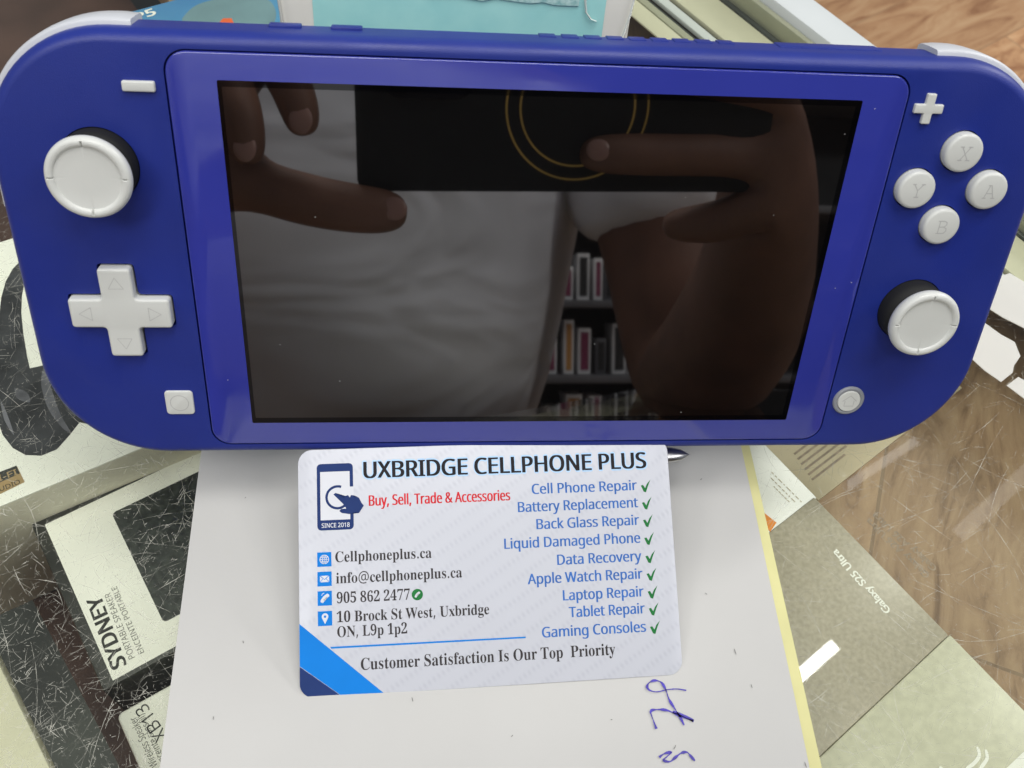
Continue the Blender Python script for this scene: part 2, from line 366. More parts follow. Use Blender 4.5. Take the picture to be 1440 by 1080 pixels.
FD = bpy.utils.system_resource('DATAFILES', path='fonts')
_fonts = {}
def font(f):
    if f not in _fonts:
        try: _fonts[f] = bpy.data.fonts.load(os.path.join(FD, f))
        except Exception: _fonts[f] = None
    return _fonts[f]
SANS = 'NotoSansMath-Regular.woff2'
def serif(s):
    r = ''
    for c in s:
        if 'A' <= c <= 'Z': r += chr(0x1D400 + ord(c) - 65)
        elif 'a' <= c <= 'z': r += chr(0x1D41A + ord(c) - 97)
        elif c.isdigit(): r += chr(0x1D7CE + ord(c) - 48)
        else: r += c
    return r
def glyphs(s, f=None, offset=0.0, shear=0.0):
    c = bpy.data.curves.new('text_outline', 'FONT'); c.body = s; c.fill_mode = 'FRONT'; c.offset = offset; c.shear = shear; c.resolution_u = 6
    if f and font(f): c.font = font(f)
    o = bpy.data.objects.new('text_outline', c); col.objects.link(o)
    dg = bpy.context.evaluated_depsgraph_get(); me = bpy.data.meshes.new_from_object(o.evaluated_get(dg))
    bpy.data.objects.remove(o); bpy.data.curves.remove(c)
    V = [tuple(v.co) for v in me.vertices]; F = [tuple(p.vertices) for p in me.polygons]
    bpy.data.meshes.remove(me); return V, F
def lettering(name, s, m, parent, x0, x1, base, cap, z, f=None, offset=0.0, smear=0.0, xf=None):
    """printed text whose ink runs from x0 to x1 (mm), cap height `cap`, standing on `base`"""
    V, F = glyphs(s, f, offset)
    CV, _ = glyphs(serif('H') if s[0:1] and ord(s[0]) > 0xffff else 'H', f, 0)
    ch = max(v[1] for v in CV)
    a = min(v[0] for v in V); b = max(v[0] for v in V)
    kx = (x1 - x0) / (b - a); ky = cap / ch
    bm = bmesh.new()
    if isinstance(smear, tuple): sh = [(smear[0] * math.cos(R(a_)), smear[0] * math.sin(R(a_))) for a_ in range(0, 360, 30)]
    else: sh = [(0.0, 0.0)] if not smear else [(-smear, 0.0), (0.0, 0.0), (smear, 0.0)]
    for i, (d, dy) in enumerate(sh):
        vs = []
        for x, y, _z in V:
            p = Vector((x0 + (x - a) * kx + d, base + y * ky + dy, z + 0.002 * i))
            vs.append(bm.verts.new(xf(p) if xf else p))
        for q in F:
            try: bm.faces.new([vs[j] for j in q])
            except ValueError: pass
    return finish(name, bm, m, parent)

# ================================================================== SETTING: floor and counter
bm = bmesh.new(); vs = [bm.verts.new((x, y, -950)) for x, y in ((-4000, -4000), (4000, -4000), (4000, 4000), (-4000, 4000))]; bm.faces.new(vs)
tag(finish('floor', bm, 'floor'), 'warm brown wood plank floor beyond the counter', 'floor', kind='structure')

E1 = Vector((math.cos(R(-56)), math.sin(R(-56)), 0)); E2 = Vector((math.cos(R(34)), math.sin(R(34)), 0))
CM = Matrix((E2, -E1, (0, 0, 1))).transposed()          # local x = across the counter, local y = along it (away), z = up
def c2w(a, b): return E2 * a - E1 * b
def w2c(p): return (p.dot(E2), -p.dot(E1))
counter = empty('glass_counter', (0, 0, -950), 'glass topped display counter with scratched top and white rim', 'display counter', rot=CM)
CZ = 950
def cbox(name, a0, a1, b0, b1, z0, z1, m, bev=0.4): return boxobj(name, a0, a1, b0, b1, z0 + CZ, z1 + CZ, m, counter, bev)
B0, B1 = -520, 520
SHW = -40; SH = -72                                                  # shelf height below the glass
rails = [  # a0, a1, z0, z1, material, name
    (191.2, 205.0, -34, 1.5, 'alu', 'rim'), (188.4, 191.0, -12, -2.2, 'rail_mid', 'seal'), (186.2, 188.2, -12, -8.4, 'rail_dark', 'track_gap'),
    (170.6, 186.0, -11.5, -9.2, 'cream', 'rail'), (168.3, 170.4, -12, -11, 'rail_dark', 'track_gap'), (164.0, 168.1, -11, -9.0, 'alu', 'sliding_track'),
    (161.0, 163.8, -12, -11, 'rail_dark', 'track_gap'), (157.6, 160.8, -11, -9.1, 'rail_mid', 'sliding_track'), (149.5, 157.4, -10.4, -9.4, 'cream', 'rail')]
for a0, a1, z0, z1, m, nm in rails: cbox(nm, a0, a1, 30 if a0 < 163 else B0, B1, z0, z1, m, 0.5)
g = cbox('glass_pane', -150, 188.3, B0, B1, -8, 0, 'glass', 0)
cbox('front_panel', 205.2, 208, B0, B1, -948, -2, 'alu')
cbox('rail', -170, -130.5, B0, B1, -14, -8.3, 'cream')
cbox('lining', -170, 190, B0, B1, -160, -150, 'dark')
cbox('brown_shelf', -127, 20, B0, B1, SH - 8, SH, 'brown')
cbox('wood_shelf', 20.3, 204, B0, B1, SHW - 8, SHW, 'board')
for a in (-126, 140): cbox('upright', a, a + 10, B1 - 20, B1 - 10, -948, -8.4, 'cream')
for a in (-126, 140): cbox('upright', a, a + 10, B0 + 10, B0 + 20, -948, -8.4, 'cream')

# scratches: hairline wear in the glass surface, one mass
bm = bmesh.new()
def scratch(p, ang, ln, wd, bend=0.0):
    pts = []; n = 5
    for i in range(n + 1):
        t = i / n - 0.5; a = ang + bend * t
        pts.append((p[0] + math.cos(a) * ln * t, p[1] + math.sin(a) * ln * t))
    loc = [w2c(Vector((x, y, 0))) for x, y in pts]
    ribbon(bm, loc, wd, CZ + 0.02 + random.random() * 0.03)
def region(n, u0, u1, v0, v1, lmin, lmax, wmin, wmax, angs=None, bend=0.6):
    for _ in range(n):
        p = at(random.uniform(u0, u1), random.uniform(v0, v1), 0)
        a = random.choice(angs) + random.gauss(0, 0.25) if angs and random.random() < 0.6 else random.uniform(0, math.pi)
        ln = lmin + (lmax - lmin) * random.random() ** 2.6
        scratch(p, a, ln, random.uniform(wmin, wmax), random.gauss(0, bend))
region(4200, -60, 310, 330, 1150, 0.5, 5.5, 0.03, 0.105, [R(-50), R(20), R(65)], 0.25)
region(1500, -60, 310, 400, 1100, 0.2, 0.6, 0.07, 0.16)
region(130, -60, 310, 380, 1120, 8, 34, 0.05, 0.15, [R(-50), R(15), R(60)], 0.2)
region(420, -60, 60, 180, 420, 0.6, 5, 0.04, 0.11, None, 0.3)
region(2300, 1040, 1500, 440, 1150, 0.5, 4.5, 0.025, 0.075, [R(-35), R(60), R(10)], 0.3)
region(190, 1060, 1440, 480, 1100, 6, 40, 0.04, 0.12, [R(-40), R(40), R(15)], 0.2)
region(80, 1340, 1500, 380, 560, 1, 9, 0.05, 0.12)
tag(finish('scratches', bm, 'scratch', counter), kind='stuff')

# ================================================================== things under the glass
def frame_at(u, v, h, deg):
    """local frame whose origin is the photo corner on plane h, x axis at `deg` in the world"""
    p = at(u, v, h); return Vector((p.x, p.y, h)), Matrix.Rotation(R(deg), 3, 'Z')
def local(u, v, h, o, rot):
    q = rot.transposed() @ (at(u, v, h) - o); return (q.x, q.y)

# white headphone box: front edge runs at 27 degrees
HT = -16
o_, r_ = frame_at(60, 690, HT, 27)
hb = empty('headphone_box', (o_.x, o_.y, SH), 'white box printed with black headphones under the scratched glass', 'box', rot=r_)
H0 = HT - SH
DY = local(8, 337, HT, o_, r_)[1]
boxobj('carton', -62, 68, 0.3, DY, 0, H0 - 0.3, 'box_cream', hb, 0.8)
boxobj('top_face', -61.8, 67.8, 0.5, DY - 0.2, H0 - 0.6, H0, 'box_white', hb, 0.25)
def hpx(pts): return [local(u, v, HT, o_, r_) for u, v in pts]
def ccw(p):
    a = sum(p[i - 1][0] * p[i][1] - p[i][0] * p[i - 1][1] for i in range(len(p)))
    return p if a > 0 else list(reversed(p))
def flat(name, pts, z, m, parent, sm=6):
    pts = [(p[0], p[1]) for p in (spline(list(pts) + [pts[0]], sm)[:-1] if sm else pts)]
    bm = bmesh.new(); vs = [bm.verts.new((x, y, z)) for x, y in ccw(pts)]; f = bm.faces.new(vs)
    bmesh.ops.triangulate(bm, faces=[f]); return finish(name, bm, m, parent)
flat('headphone_print', hpx([(46, 362), (30, 366), (18, 378), (8, 396), (2, 418), (-2, 450), (-4, 490), (-2, 530), (-6, 560), (-4, 590), (4, 612), (18, 630), (36, 640), (58, 641), (80, 632), (98, 612), (112, 594), (132, 598), (130, 556), (100, 525), (70, 512), (42, 518), (38, 500), (33, 470), (30, 440), (31, 415), (36, 392), (48, 372)]), H0 + 0.05, 'head', hb, 0)
for pts in ([(62, 512), (58, 540), (68, 575), (88, 602), (98, 606), (84, 580), (72, 545)], [(72, 508), (78, 545), (94, 575), (106, 584), (98, 560), (84, 530)], [(0, 560), (6, 590), (20, 612), (10, 582)], [(20, 545), (24, 560), (42, 566), (38, 552)]):
    flat('highlight_print', hpx(pts), H0 + 0.09, 'head2', hb)
bd = flat('badge', hpx([(-14, 672), (24, 656), (35, 678), (-6, 698)]), H0 + 0.06, 'gold', hb, 0)
flat('badge_band', hpx([(-16, 670), (23, 655), (28, 666), (-12, 684)]), H0 + 0.10, 'box_black', hb, 0)
# text axis on the headphone box follows the front edge
def text_px(name, s, m, parent, o, rot, h, z, p0, p1, cap, f=None, offset=0.0, smear=0.0):
    a = Vector(local(*p0, h, o, rot)).to_3d(); b = Vector(local(*p1, h, o, rot)).to_3d()
    d = (b - a); L = d.length; d.normalize(); n = Vector((-d.y, d.x, 0))
    return lettering(name, s, m, parent, 0, L, 0, cap, z, f, offset, smear, xf=lambda p: a + d * p.x + n * p.y + Vector((0, 0, p.z)))
text_px('lettering', 'HI-FI', 'gold', hb, o_, r_, HT, H0 + 0.14, (-13, 682), (25, 667), 1.7, SANS, 0.01)
text_px('lettering', 'AUDIO', 'print_black', hb, o_, r_, HT, H0 + 0.14, (-8, 695), (29, 680), 1.3, SANS)

# black speaker box with a white label
ST = -30
o_, r_ = frame_at(63, 738, ST, 30)
sb = empty('speaker_box', (o_.x, o_.y, SH), 'black speaker box with white SYDNEY label left of the white sheet', 'box', rot=r_)
q = [local(u, v, ST, o_, r_) for u, v in ((63, 738), (148, 963))]
YB = q[1][1]; H0 = ST - SH
boxobj('carton', -3.0, 95, YB - 1.2, 2.2, 0, H0, 'box_black', sb, 0.6)
flat('label', [(0, 0), (93, 0), (93, YB), (0, YB)], H0 + 0.05, 'box_white', sb, 0)
wx = local(157, 722, ST, o_, r_); wy = local(223, 880, ST, o_, r_)
bmw = rrect(wx[0], 90, wy[1], wx[1], 1.2)
flat('label_window', bmw, H0 + 0.09, 'window', sb, 0)
text_px('lettering', 'SYDNEY', 'print_black', sb, o_, r_, ST, H0 + 0.1, (178, 934), (141, 836), 3.5, SANS, 0.012, 0.10)
text_px('lettering', 'PORTABLE SPEAKER', 'print_grey', sb, o_, r_, ST, H0 + 0.1, (190, 924), (155, 833), 1.5, SANS)
text_px('lettering', 'ENCEINTE PORTABLE', 'print_grey', sb, o_, r_, ST, H0 + 0.1, (203, 917), (164, 824), 1.4, SANS)

# white wireless speaker box
XT = -34
o_, r_ = frame_at(163, 1005, XT, 30)
xb = empty('wireless_speaker_box', (o_.x, o_.y, SH), 'white speaker box with XB13 lettering in the lower left corner', 'box', rot=r_)
H0 = XT - SH
plate('carton', rrect(0, 80, -60, 0, 1.5), 0, H0, 'box_white', xb, 0.8)
text_px('lettering', '-XB13', 'print_black', xb, o_, r_, XT, H0 + 0.06, (240, 1040), (205, 988), 3.1, SANS)
text_px('lettering', 'Wireless Speaker', 'print_grey', xb, o_, r_, XT, H0 + 0.06, (222, 1076), (191, 1007), 1.7, SANS)
text_px('lettering', '(enceinte sans fil)', 'print_grey', xb, o_, r_, XT, H0 + 0.06, (236, 1076), (202, 1003), 1.6, SANS)

# right: phone boxes, leaflet, white box
PT = -12
o_, r_ = frame_at(1335, 893, PT, 34)
pb = empty('phone_box', (o_.x, o_.y, SHW), 'olive grey phone box with pale lettering right of the white sheet', 'box', rot=r_)
H0 = PT - SHW
PW = 66
boxobj('carton', -PW, 0, 0, 47.5, 0, H0, 'olive', pb, 0.5)
text_px('lettering', 'Galaxy S25 Ultra', 'print_white', pb, o_, r_, PT, H0 + 0.06, (1253, 858), (1176, 772), 2.1, None, 0.014, 0.05)
o_, r_ = frame_at(1335, 896, PT, 34)
lb = empty('phone_box', (o_.x, o_.y, SHW), 'pale sage green box in the lower right corner', 'box', rot=r_)
boxobj('carton', -PW - 3, 0.4, -80, 0.35, 0, H0 + 0.5, 'sage', lb, 0.3)
bm = bmesh.new()
for pts in ([(1374, 1050), (1377, 1062), (1370, 1073), (1358, 1082)], [(1386, 1054), (1388, 1066), (1382, 1076), (1376, 1084)], [(1321, 1078), (1326, 1083)]):
    ribbon(bm, [local(p.x, p.y, PT + .5, o_, r_) for p in spline([(*q, 0) for q in pts], 5)], 0.8, H0 + 0.56)
finish('emblem', bm, 'print_white', lb)
flat('painted_glare_patch', [local(u, v, PT + .5, o_, r_) for u, v in ((1410, 1085), (1445, 1052), (1480, 1085))], H0 + 0.56, 'print_white', lb, 0)  # tube light's reflection painted white on the lid corner

o_, r_ = frame_at(1150, 700, PT, 34)
wb = empty('white_box', (o_.x, o_.y, SHW), 'bright white box with orange print beside the yellow edge', 'box', rot=r_)
boxobj('carton', -60, 0, 0, 60, 0, H0, 'box_bright', wb, 0.6)
for pts in ([(1073, 720), (1092, 735), (1083, 748), (1071, 735)], [(1062, 700), (1072, 704), (1066, 714)]):
    flat('orange_print', [local(u, v, PT, o_, r_) for u, v in pts], H0 + 0.06, 'orange', wb, 0)
for k, (p0, p1) in enumerate((((1127, 706), (1085, 664)), ((1118, 706), (1084, 672)), ((1110, 706), (1088, 684)))):
    a = Vector(local(*p0, PT, o_, r_)); b = Vector(local(*p1, PT, o_, r_))
    bm = bmesh.new()
    t = 0.0
    while t < 0.95:
        d = random.uniform(0.04, 0.16); ribbon(bm, [a.lerp(b, t), a.lerp(b, min(1, t + d))], 0.25, H0 + 0.06, False); t += d + 0.05
    finish('small_print', bm, 'beige', wb)
LT = SHW + 1.2
o_, r_ = frame_at(1157, 699, LT, 34)
lf = empty('leaflet', (o_.x, o_.y, SHW), 'beige printed leaflet lying beside the bright white box', 'leaflet', rot=r_)
boxobj('sheet', -2, 70, 0, 60, 0.05, 1.2, 'beige', lf, 0)
bm = bmesh.new()
for k in range(6): ribbon(bm, [(1.5 + k * 0.4, 6 + k * 1.9), (1.5 + random.uniform(9, 20), 6 + k * 1.9)], 0.7, 1.26, False)
finish('small_print', bm, 'print_and_reflection', lf)

# reflected lettering painted on the shelf; white sheets added to stand for glare
o_ = Vector((0, 0, SHW)); r_ = Matrix.Identity(3)
GLARE_SHEETS = [([(1396, 392), (1382, 428), (1410, 446), (1440, 461), (1475, 478), (1475, 420), (1440, 396), (1420, 384)], 'added white glare shape on the glass below the track at the right edge'),
          ([(1378, 449), (1360, 498), (1385, 521), (1408, 537), (1424, 524), (1426, 514), (1435, 501), (1427, 481), (1407, 470)], 'added ragged white glare shape on the glass beside the lower right of the console'),
          ([(1432, 530), (1416, 542), (1440, 560), (1485, 592), (1500, 575), (1450, 540)], 'small added white glare shape on the glass at the right edge')]
for pts, lab in GLARE_SHEETS:
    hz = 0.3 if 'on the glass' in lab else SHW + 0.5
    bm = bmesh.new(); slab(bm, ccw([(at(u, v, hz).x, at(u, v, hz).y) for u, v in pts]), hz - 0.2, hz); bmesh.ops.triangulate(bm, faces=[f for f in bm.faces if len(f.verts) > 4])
    tag(finish('added_glare_sheet', bm, 'painted_glare'), lab, 'glare_shape')
gl_ = bpy.data.objects.get('wood_shelf')
def ghost(s_, p0, p1, cap, z):  # mirror image of box lettering, painted onto the shelf
    a = at(*p0, SHW); b = at(*p1, SHW); a = Vector((a.x, a.y, 0)); b = Vector((b.x, b.y, 0)); d = (b - a); L = d.length; d.normalize(); n = Vector((-d.y, d.x, 0))
    def xf(p):
        q = a + d * p.x + n * p.y; l = w2c(q); return Vector((l[0], l[1], SHW + CZ + p.z))
    return lettering('painted_reflection_text', s_, 'print_and_reflection', gl_, 0, L, 0, cap, z, None, 0.012, 0.04, xf)
ghost('Galaxy A26 Ultra', (1308, 808), (1222, 728), 2.2, 0.05)
ghost('Galaxy A26 Ultra', (1318, 798), (1230, 720), 2.2, 0.07)

# ================================================================== things on the glass behind the console
tb = empty('aqua_box', (-16.3, 30.0, 0.1), 'aqua and warm white box in clear film standing behind the console', 'box', rot=Matrix.Rotation(R(-15), 3, 'X'))
boxobj('carton', -38, 38, 0.4, 45, 0, 135, 'boxgrey', tb, 0.8)
boxobj('printed_panel', -30.8, 32, 0.1, 0.8, 4, 131, 'aqua', tb, 0.15)
bm = bmesh.new()
pts_ = [(-26, 128)] + [(-26 + i_ * 2.6, 90.5 + random.uniform(-.5, .5) - 0.06 * i_) for i_ in range(21)] + [(27, 128)]
slab(bm, ccw(pts_), -0.3, -0.05); bmesh.ops.triangulate(bm, faces=[f for f in bm.faces if len(f.verts) > 4])
for v in bm.verts: v.co = Vector((v.co.x, v.co.z + 0.1, v.co.y))
bmesh.ops.recalc_face_normals(bm, faces=bm.faces)
finish('flecked_print', bm, 'aqua_fleck', tb)
bm = bmesh.new()
def crease(pts, wd):
    P = [Vector(p) for p in pts]
    L = [(bm.verts.new((p.x - wd / 2, p.y, p.z)), bm.verts.new((p.x, p.y - 0.35, p.z)), bm.verts.new((p.x + wd / 2, p.y, p.z))) for p in P]
    for a, b in zip(L, L[1:]):
        bm.faces.new((a[0], a[1], b[1], b[0])); bm.faces.new((a[1], a[2], b[2], b[1]))
crease([(27.0, -0.1, 92), (27.8, -0.15, 88), (29, -0.15, 86.6), (30.2, -0.1, 86.2)], 0.5)
finish('film_crease', bm, 'film', tb, 30); bm = bmesh.new()
crease([(38.2, -0.2, 95), (37.6, -0.3, 88), (36.4, -0.3, 82), (36.0, -0.3, 76)], 0.5)
finish('film_crease', bm, 'film', tb, 30); bm = bmesh.new()
crease([(-38.2, -0.2, 95), (-37.8, -0.3, 88), (-37.2, -0.3, 80)], 0.4)
finish('film_crease', bm, 'film', tb, 30)

o_, r_ = frame_at(172, 19, -18, 28.3)
cb = empty('blue_speaker_box', (o_.x, o_.y, SH), 'blue speaker box with an orange tab behind the upper left trigger', 'box', rot=r_)
H0 = -18 - SH
boxobj('carton', -3, 92, -70, 0, 0, H0, 'skyblue', cb, 0.6)
def L_(u, v): return local(u, v, -18, o_, r_)
flat('oval_print', [L_(u, v) for u, v in ((256, 26), (275, 8), (310, -2), (350, -4), (380, 2), (388, 25), (370, 42), (300, 44), (262, 38))], H0 + 0.05, 'teal', cb)
flat('orange_tab', [L_(u, v) for u, v in ((310, 30), (314, 26), (326, 26), (329, 34), (307, 36))], H0 + 0.1, 'tabo', cb, 0)
text_px('lettering', 'P5', 'print_white', cb, o_, r_, -18, H0 + 0.1, (192, 29.5), (221, 20), 3.9, None, 0.012, 0.06)

# ================================================================== paper
pad = empty('paper_pad', (-9, -60, 0), 'white paper sheet with violet handwriting lying on a yellow backing', 'paper')
def pm_(x, y): return (x + 9, y + 60)
bm = bmesh.new(); slab(bm, [pm_(-77.8, -200), pm_(63.6, -200), pm_(62.1, 38), pm_(-77.4, 38)], 0.1, 0.5); finish('backing_sheet', bm, 'yellow', pad)
bm = bmesh.new()
nx, ny = 24, 40
G = {}
for i in range(nx + 1):
    for j in range(ny + 1):
        x = -78.2 + (60.0 + 78.2) * i / nx; y = -200 + 238 * j / ny
        z = 0.75 + 0.12 * math.sin(x * 0.06 + y * 0.03) + 0.08 * math.sin(y * 0.11 - x * 0.04)
        if i == 0 or i == nx: z -= 0.05
        G[i, j] = bm.verts.new((*pm_(x, y), z))
for i in range(nx):
    for j in range(ny): bm.faces.new((G[i, j], G[i + 1, j], G[i + 1, j + 1], G[i, j + 1]))
finish('white_sheet', bm, 'paper', pad, 60)
bm = bmesh.new()
for pts in ([(965, 971), (952, 969), (938, 970), (924, 973), (914, 971), (910, 966), (913, 960), (921, 957), (930, 960), (936, 970), (941, 984), (949, 997), (956, 1008), (962, 1020)],
            [(923, 1025), (919, 1014), (915, 1001), (922, 998), (938, 999), (954, 1006), (975, 1014), (962, 1007), (946, 1001)],
            [(927, 1065), (934, 1060), (944, 1058), (938, 1064), (933, 1069), (942, 1071), (950, 1065), (958, 1059), (966, 1058), (971, 1063), (977, 1070)]):
    P = [at(p.x, p.y, 0.9) for p in spline([(*q, 0) for q in pts], 7)]
    a = []
    for i_, p in enumerate(P):
        t_ = (P[min(i_ + 1, len(P) - 1)] - P[max(i_ - 1, 0)]).normalized(); n_ = Vector((-t_.y, t_.x, 0)); h_ = 0.185 + 0.10 * math.sin(i_ * 0.37 + p.x) + 0.05 * random.random()
        a.append((bm.verts.new((*pm_(p.x + n_.x * h_, p.y + n_.y * h_), 1.0)), bm.verts.new((*pm_(p.x - n_.x * h_, p.y - n_.y * h_), 1.0))))
    for p, q in zip(a, a[1:]): bm.faces.new((p[1], q[1], q[0], p[0]))
finish('handwriting', bm, 'ink', pad)
bm = bmesh.new()
for u, v, k in ((986, 674, .3), (342, 903, .25), (345, 700, .2), (993, 835, .25), (1034, 917, .55), (1057, 965, .35), (949, 1051, .45), (1133, 1076, .5), (580, 984, .4), (300, 1010, .3), (720, 1035, .25), (860, 1012, .2)):
    p = at(u, v, 1.0); a_ = random.uniform(0, 3)
    ribbon(bm, [pm_(p.x - k * math.cos(a_), p.y - k * math.sin(a_)), pm_(p.x, p.y), pm_(p.x + k * math.cos(a_), p.y + k * 1.3 * math.sin(a_))], 0.22, 1.02)
tag(finish('specks', bm, 'print_grey', pad), kind='stuff')

# ================================================================== stand under the console
st = empty('metal_stand', (-2, 0, 1.0), 'silver metal stand tip showing right of the card under the console', 'stand')
bm = bmesh.new(); n = 40
prev = None
for i in range(n + 1):
    x = -42.5 + 85 * i / n
    k = min(1.0, math.sqrt(max(0, 1 - (max(0, abs(x) - 32) / 10.5) ** 2)))
    ring = [bm.verts.new((x, -19.6 + 2.4 * k * math.cos(2 * math.pi * a / 16) * 1.0, 15.0 + 1.55 * max(k, 0.02) * math.sin(2 * math.pi * a / 16))) for a in range(16)]
    if prev:
        for a in range(16): bm.faces.new((prev[a], ring[a], ring[(a + 1) % 16], prev[(a + 1) % 16]))
    prev = ring
finish('lip', bm, 'silver', st, 60)
for x in (-22, 18):
    bm = bmesh.new()
    box(bm, x - 3, x + 3, -19.5, 21, 9.2, 11.0); box(bm, x - 3, x + 3, -20.5, -18.7, 9.2, 14.5)
    finish('arm', bm, 'silver', st)
boxobj('base_plate', -34, 34, -12, 25, 0.1, 2.0, 'silver', st, 0.3)
boxobj('post', -6, 6, 21.2, 24, 2.1, 62, 'silver', st, 0.3)

# ================================================================== the console
lean = math.atan2(0.89211532, 0.45180776)                 # face plane against the counter
CRm = Matrix(((1, 0, 0), (0, 0.45180776, -0.89211532), (0, 0.89211532, 0.45180776)))
org = Vector((0, 0, 60.5)) + CRm @ Vector((0, -45.55, 0))
con = empty('handheld_game_console', org, 'blue handheld game console with white buttons leaning behind the business card', 'game console', rot=CRm)
YO = 45.55
def sh(pts): return [(x, y + YO) for x, y in pts]
OUT = rrect(-104.1, 104.1, -45.55, 45.55, 24.0, 20)
LS, RS = (-84.5, 21.0), (83.7, -7.8)
DP = (-84.9, -9.2)
BT = {'X': (84.4, 28.0), 'A': (92.3, 20.2), 'B': (84.3, 12.3), 'Y': (76.6, 20.1)}
PANEL = rrect(-70.3, 70.3, -42.35, 42.35, 4.0, 8)
holes = [(rrect(-70.6, 70.6, -42.65, 42.65, 4.2, 8), -1.6), (circ(*LS, 7.3), -2.5), (circ(*RS, 7.3), -2.5), (cross(*DP, 10.25, 3.6, 0.9), -2.0)]
holes += [(circ(x, y, 4.25, 40), -1.5) for x, y in BT.values()]
bm = bmesh.new()
rings = []
for i in range(9):                                        # rounded front edge
    a = R(90 * i / 8); rings.append((2.3 * (1 - math.sin(a)), -3.4 * (1 - math.cos(a))))
rings += [(0.0, -9.4)]
for i in range(1, 9):
    a = R(90 * i / 8); rings.append((3.5 * (1 - math.cos(a)), -9.4 - 4.5 * math.sin(a)))
prev = None; front = None
for ins, z in rings:
    vs = [bm.verts.new((x, y + YO, z)) for x, y in (offset_loop(OUT, ins) if ins else OUT)]
    if prev:
        for i in range(len(vs)):
            j = (i + 1) % len(vs); bm.faces.new((vs[i], vs[j], prev[j], prev[i]))
    else: front = vs
    prev = vs
bm.faces.new(list(reversed(prev)))
edges = []
def loop_edges(vs):
    r = []
    for i in range(len(vs)):
        e = bm.edges.get((vs[i], vs[(i + 1) % len(vs)])) or bm.edges.new((vs[i], vs[(i + 1) % len(vs)])); r.append(e)
    return r
edges += loop_edges(front)
for pts, dep in holes:
    top = [bm.verts.new((x, y + YO, 0)) for x, y in pts]; bot = [bm.verts.new((x, y + YO, dep)) for x, y in pts]
    edges += loop_edges(top)
    for i in range(len(top)):
        j = (i + 1) % len(top); bm.faces.new((top[j], top[i], bot[i], bot[j]))
    bm.faces.new(bot)
r = bmesh.ops.triangle_fill(bm, use_beauty=True, use_dissolve=False, edges=edges)
for f in r['geom']:
    if isinstance(f, bmesh.types.BMFace):
        f.normal_update()
        if f.normal.z < 0: f.normal_flip()
bmesh.ops.triangulate(bm, faces=[f for f in bm.faces if len(f.verts) > 4])
body = finish('body', bm, 'blue', con, 32)

pn = plate('screen_panel', sh(PANEL), -1.5, 0.22, 'panel', con, 0.35)
plate('screen_border', sh(rrect(-61.4, 61.2, -36.75, 37.45, 0.3, 2)), 0.1, 0.24, 'border', pn, 0)
plate('display', sh(rrect(-60.6, 60.0, -35.4, 36.3, 0.2, 2)), 0.15, 0.255, 'display', pn, 0)

def stick(cx, cy):
    bm = bmesh.new()
    lathe(bm, [(7.1, -2.4), (7.1, 0.2), (7.0, 1.6), (6.8, 3.0), (5.6, 4.0), (4.2, 4.4), (4.0, 6.0), (0, 6.0)], cx, cy + YO, 64)
    base = finish('stick_base', bm, 'black', con, 50)
    n = 180
    prof = [(0, 5.2), (5.4, 5.2), (6.9, 5.35), (7.45, 5.8), (7.62, 6.5), (7.6, 7.1), (7.35, 7.75), (7.0, 8.02), (6.6, 8.08), (6.2, 8.0), (5.95, 7.82), (5.8, 7.58), (5.5, 7.52), (3, 7.50), (0, 7.5)]
    def mod(k, i, z):
        a = (i * 360 / n) % 90; a = min(a, 90 - a)
        if a <= 1.2 and 8 <= k <= 11: return min(z, 7.45)
        if a <= 1.2 and k == 7: return 7.9
        return z
    lathe(bm := bmesh.new(), prof, cx, cy + YO, n, mod)
    return finish('thumbstick', bm, 'button', con, 38)
stick(*LS); stick(*RS)
bm = bmesh.new()
slab(bm, sh(cross(*DP, 9.85, 3.2, 0.8)), -1.8, 1.9, 0.55, 4)
bmesh.ops.triangulate(bm, faces=[f for f in bm.faces if len(f.verts) > 4])
dp = finish('direction_pad', bm, 'button', con, 30)
bm = bmesh.new()
for k in range(4):
    a = R(90 * k); tri = [(0, 8.0), (-1.45, 5.6), (1.45, 5.6), (0, 8.0)]
    P = [(DP[0] + x * math.cos(a) - y * math.sin(a), DP[1] + YO + x * math.sin(a) + y * math.cos(a)) for x, y in tri]
    for p, q2 in zip(P, P[1:]): ribbon(bm, [p, q2], 0.10, 1.93 + 0.004 * k, False)
finish('arrow_mark', bm, 'engraving_shade', dp)
GL = {'X': ([[(-1.0, 1.5), (0.9, -1.5)], [(1.0, 1.5), (-0.9, -1.5)], [(-1.45, 1.5), (-.5, 1.5)], [(.5, 1.5), (1.45, 1.5)], [(-1.45, -1.5), (-.4, -1.5)], [(.4, -1.5), (1.45, -1.5)]]),
      'A': ([[(-0.25, 1.5), (-1.1, -1.5)], [(0.05, 1.5), (1.1, -1.5)], [(-.7, 1.5), (.1, 1.5)], [(-.75, -.4), (.7, -.4)], [(-1.55, -1.5), (-.6, -1.5)], [(.55, -1.5), (1.55, -1.5)]]),
      'B': ([[(-.8, 1.5), (-.8, -1.5)], [(-1.25, 1.5), (.3, 1.5), (.85, 1.2), (.9, .6), (.4, .1), (-.7, .05)], [(.3, .05), (1.0, -.25), (1.1, -.85), (.7, -1.4), (.2, -1.5), (-1.25, -1.5)]]),
      'Y': ([[(-1.1, 1.5), (0, 0.0)], [(1.1, 1.5), (0, 0.0)], [(0, 0.05), (0, -1.5)], [(-1.5, 1.5), (-.6, 1.5)], [(.6, 1.5), (1.5, 1.5)], [(-.55, -1.5), (.55, -1.5)]])}
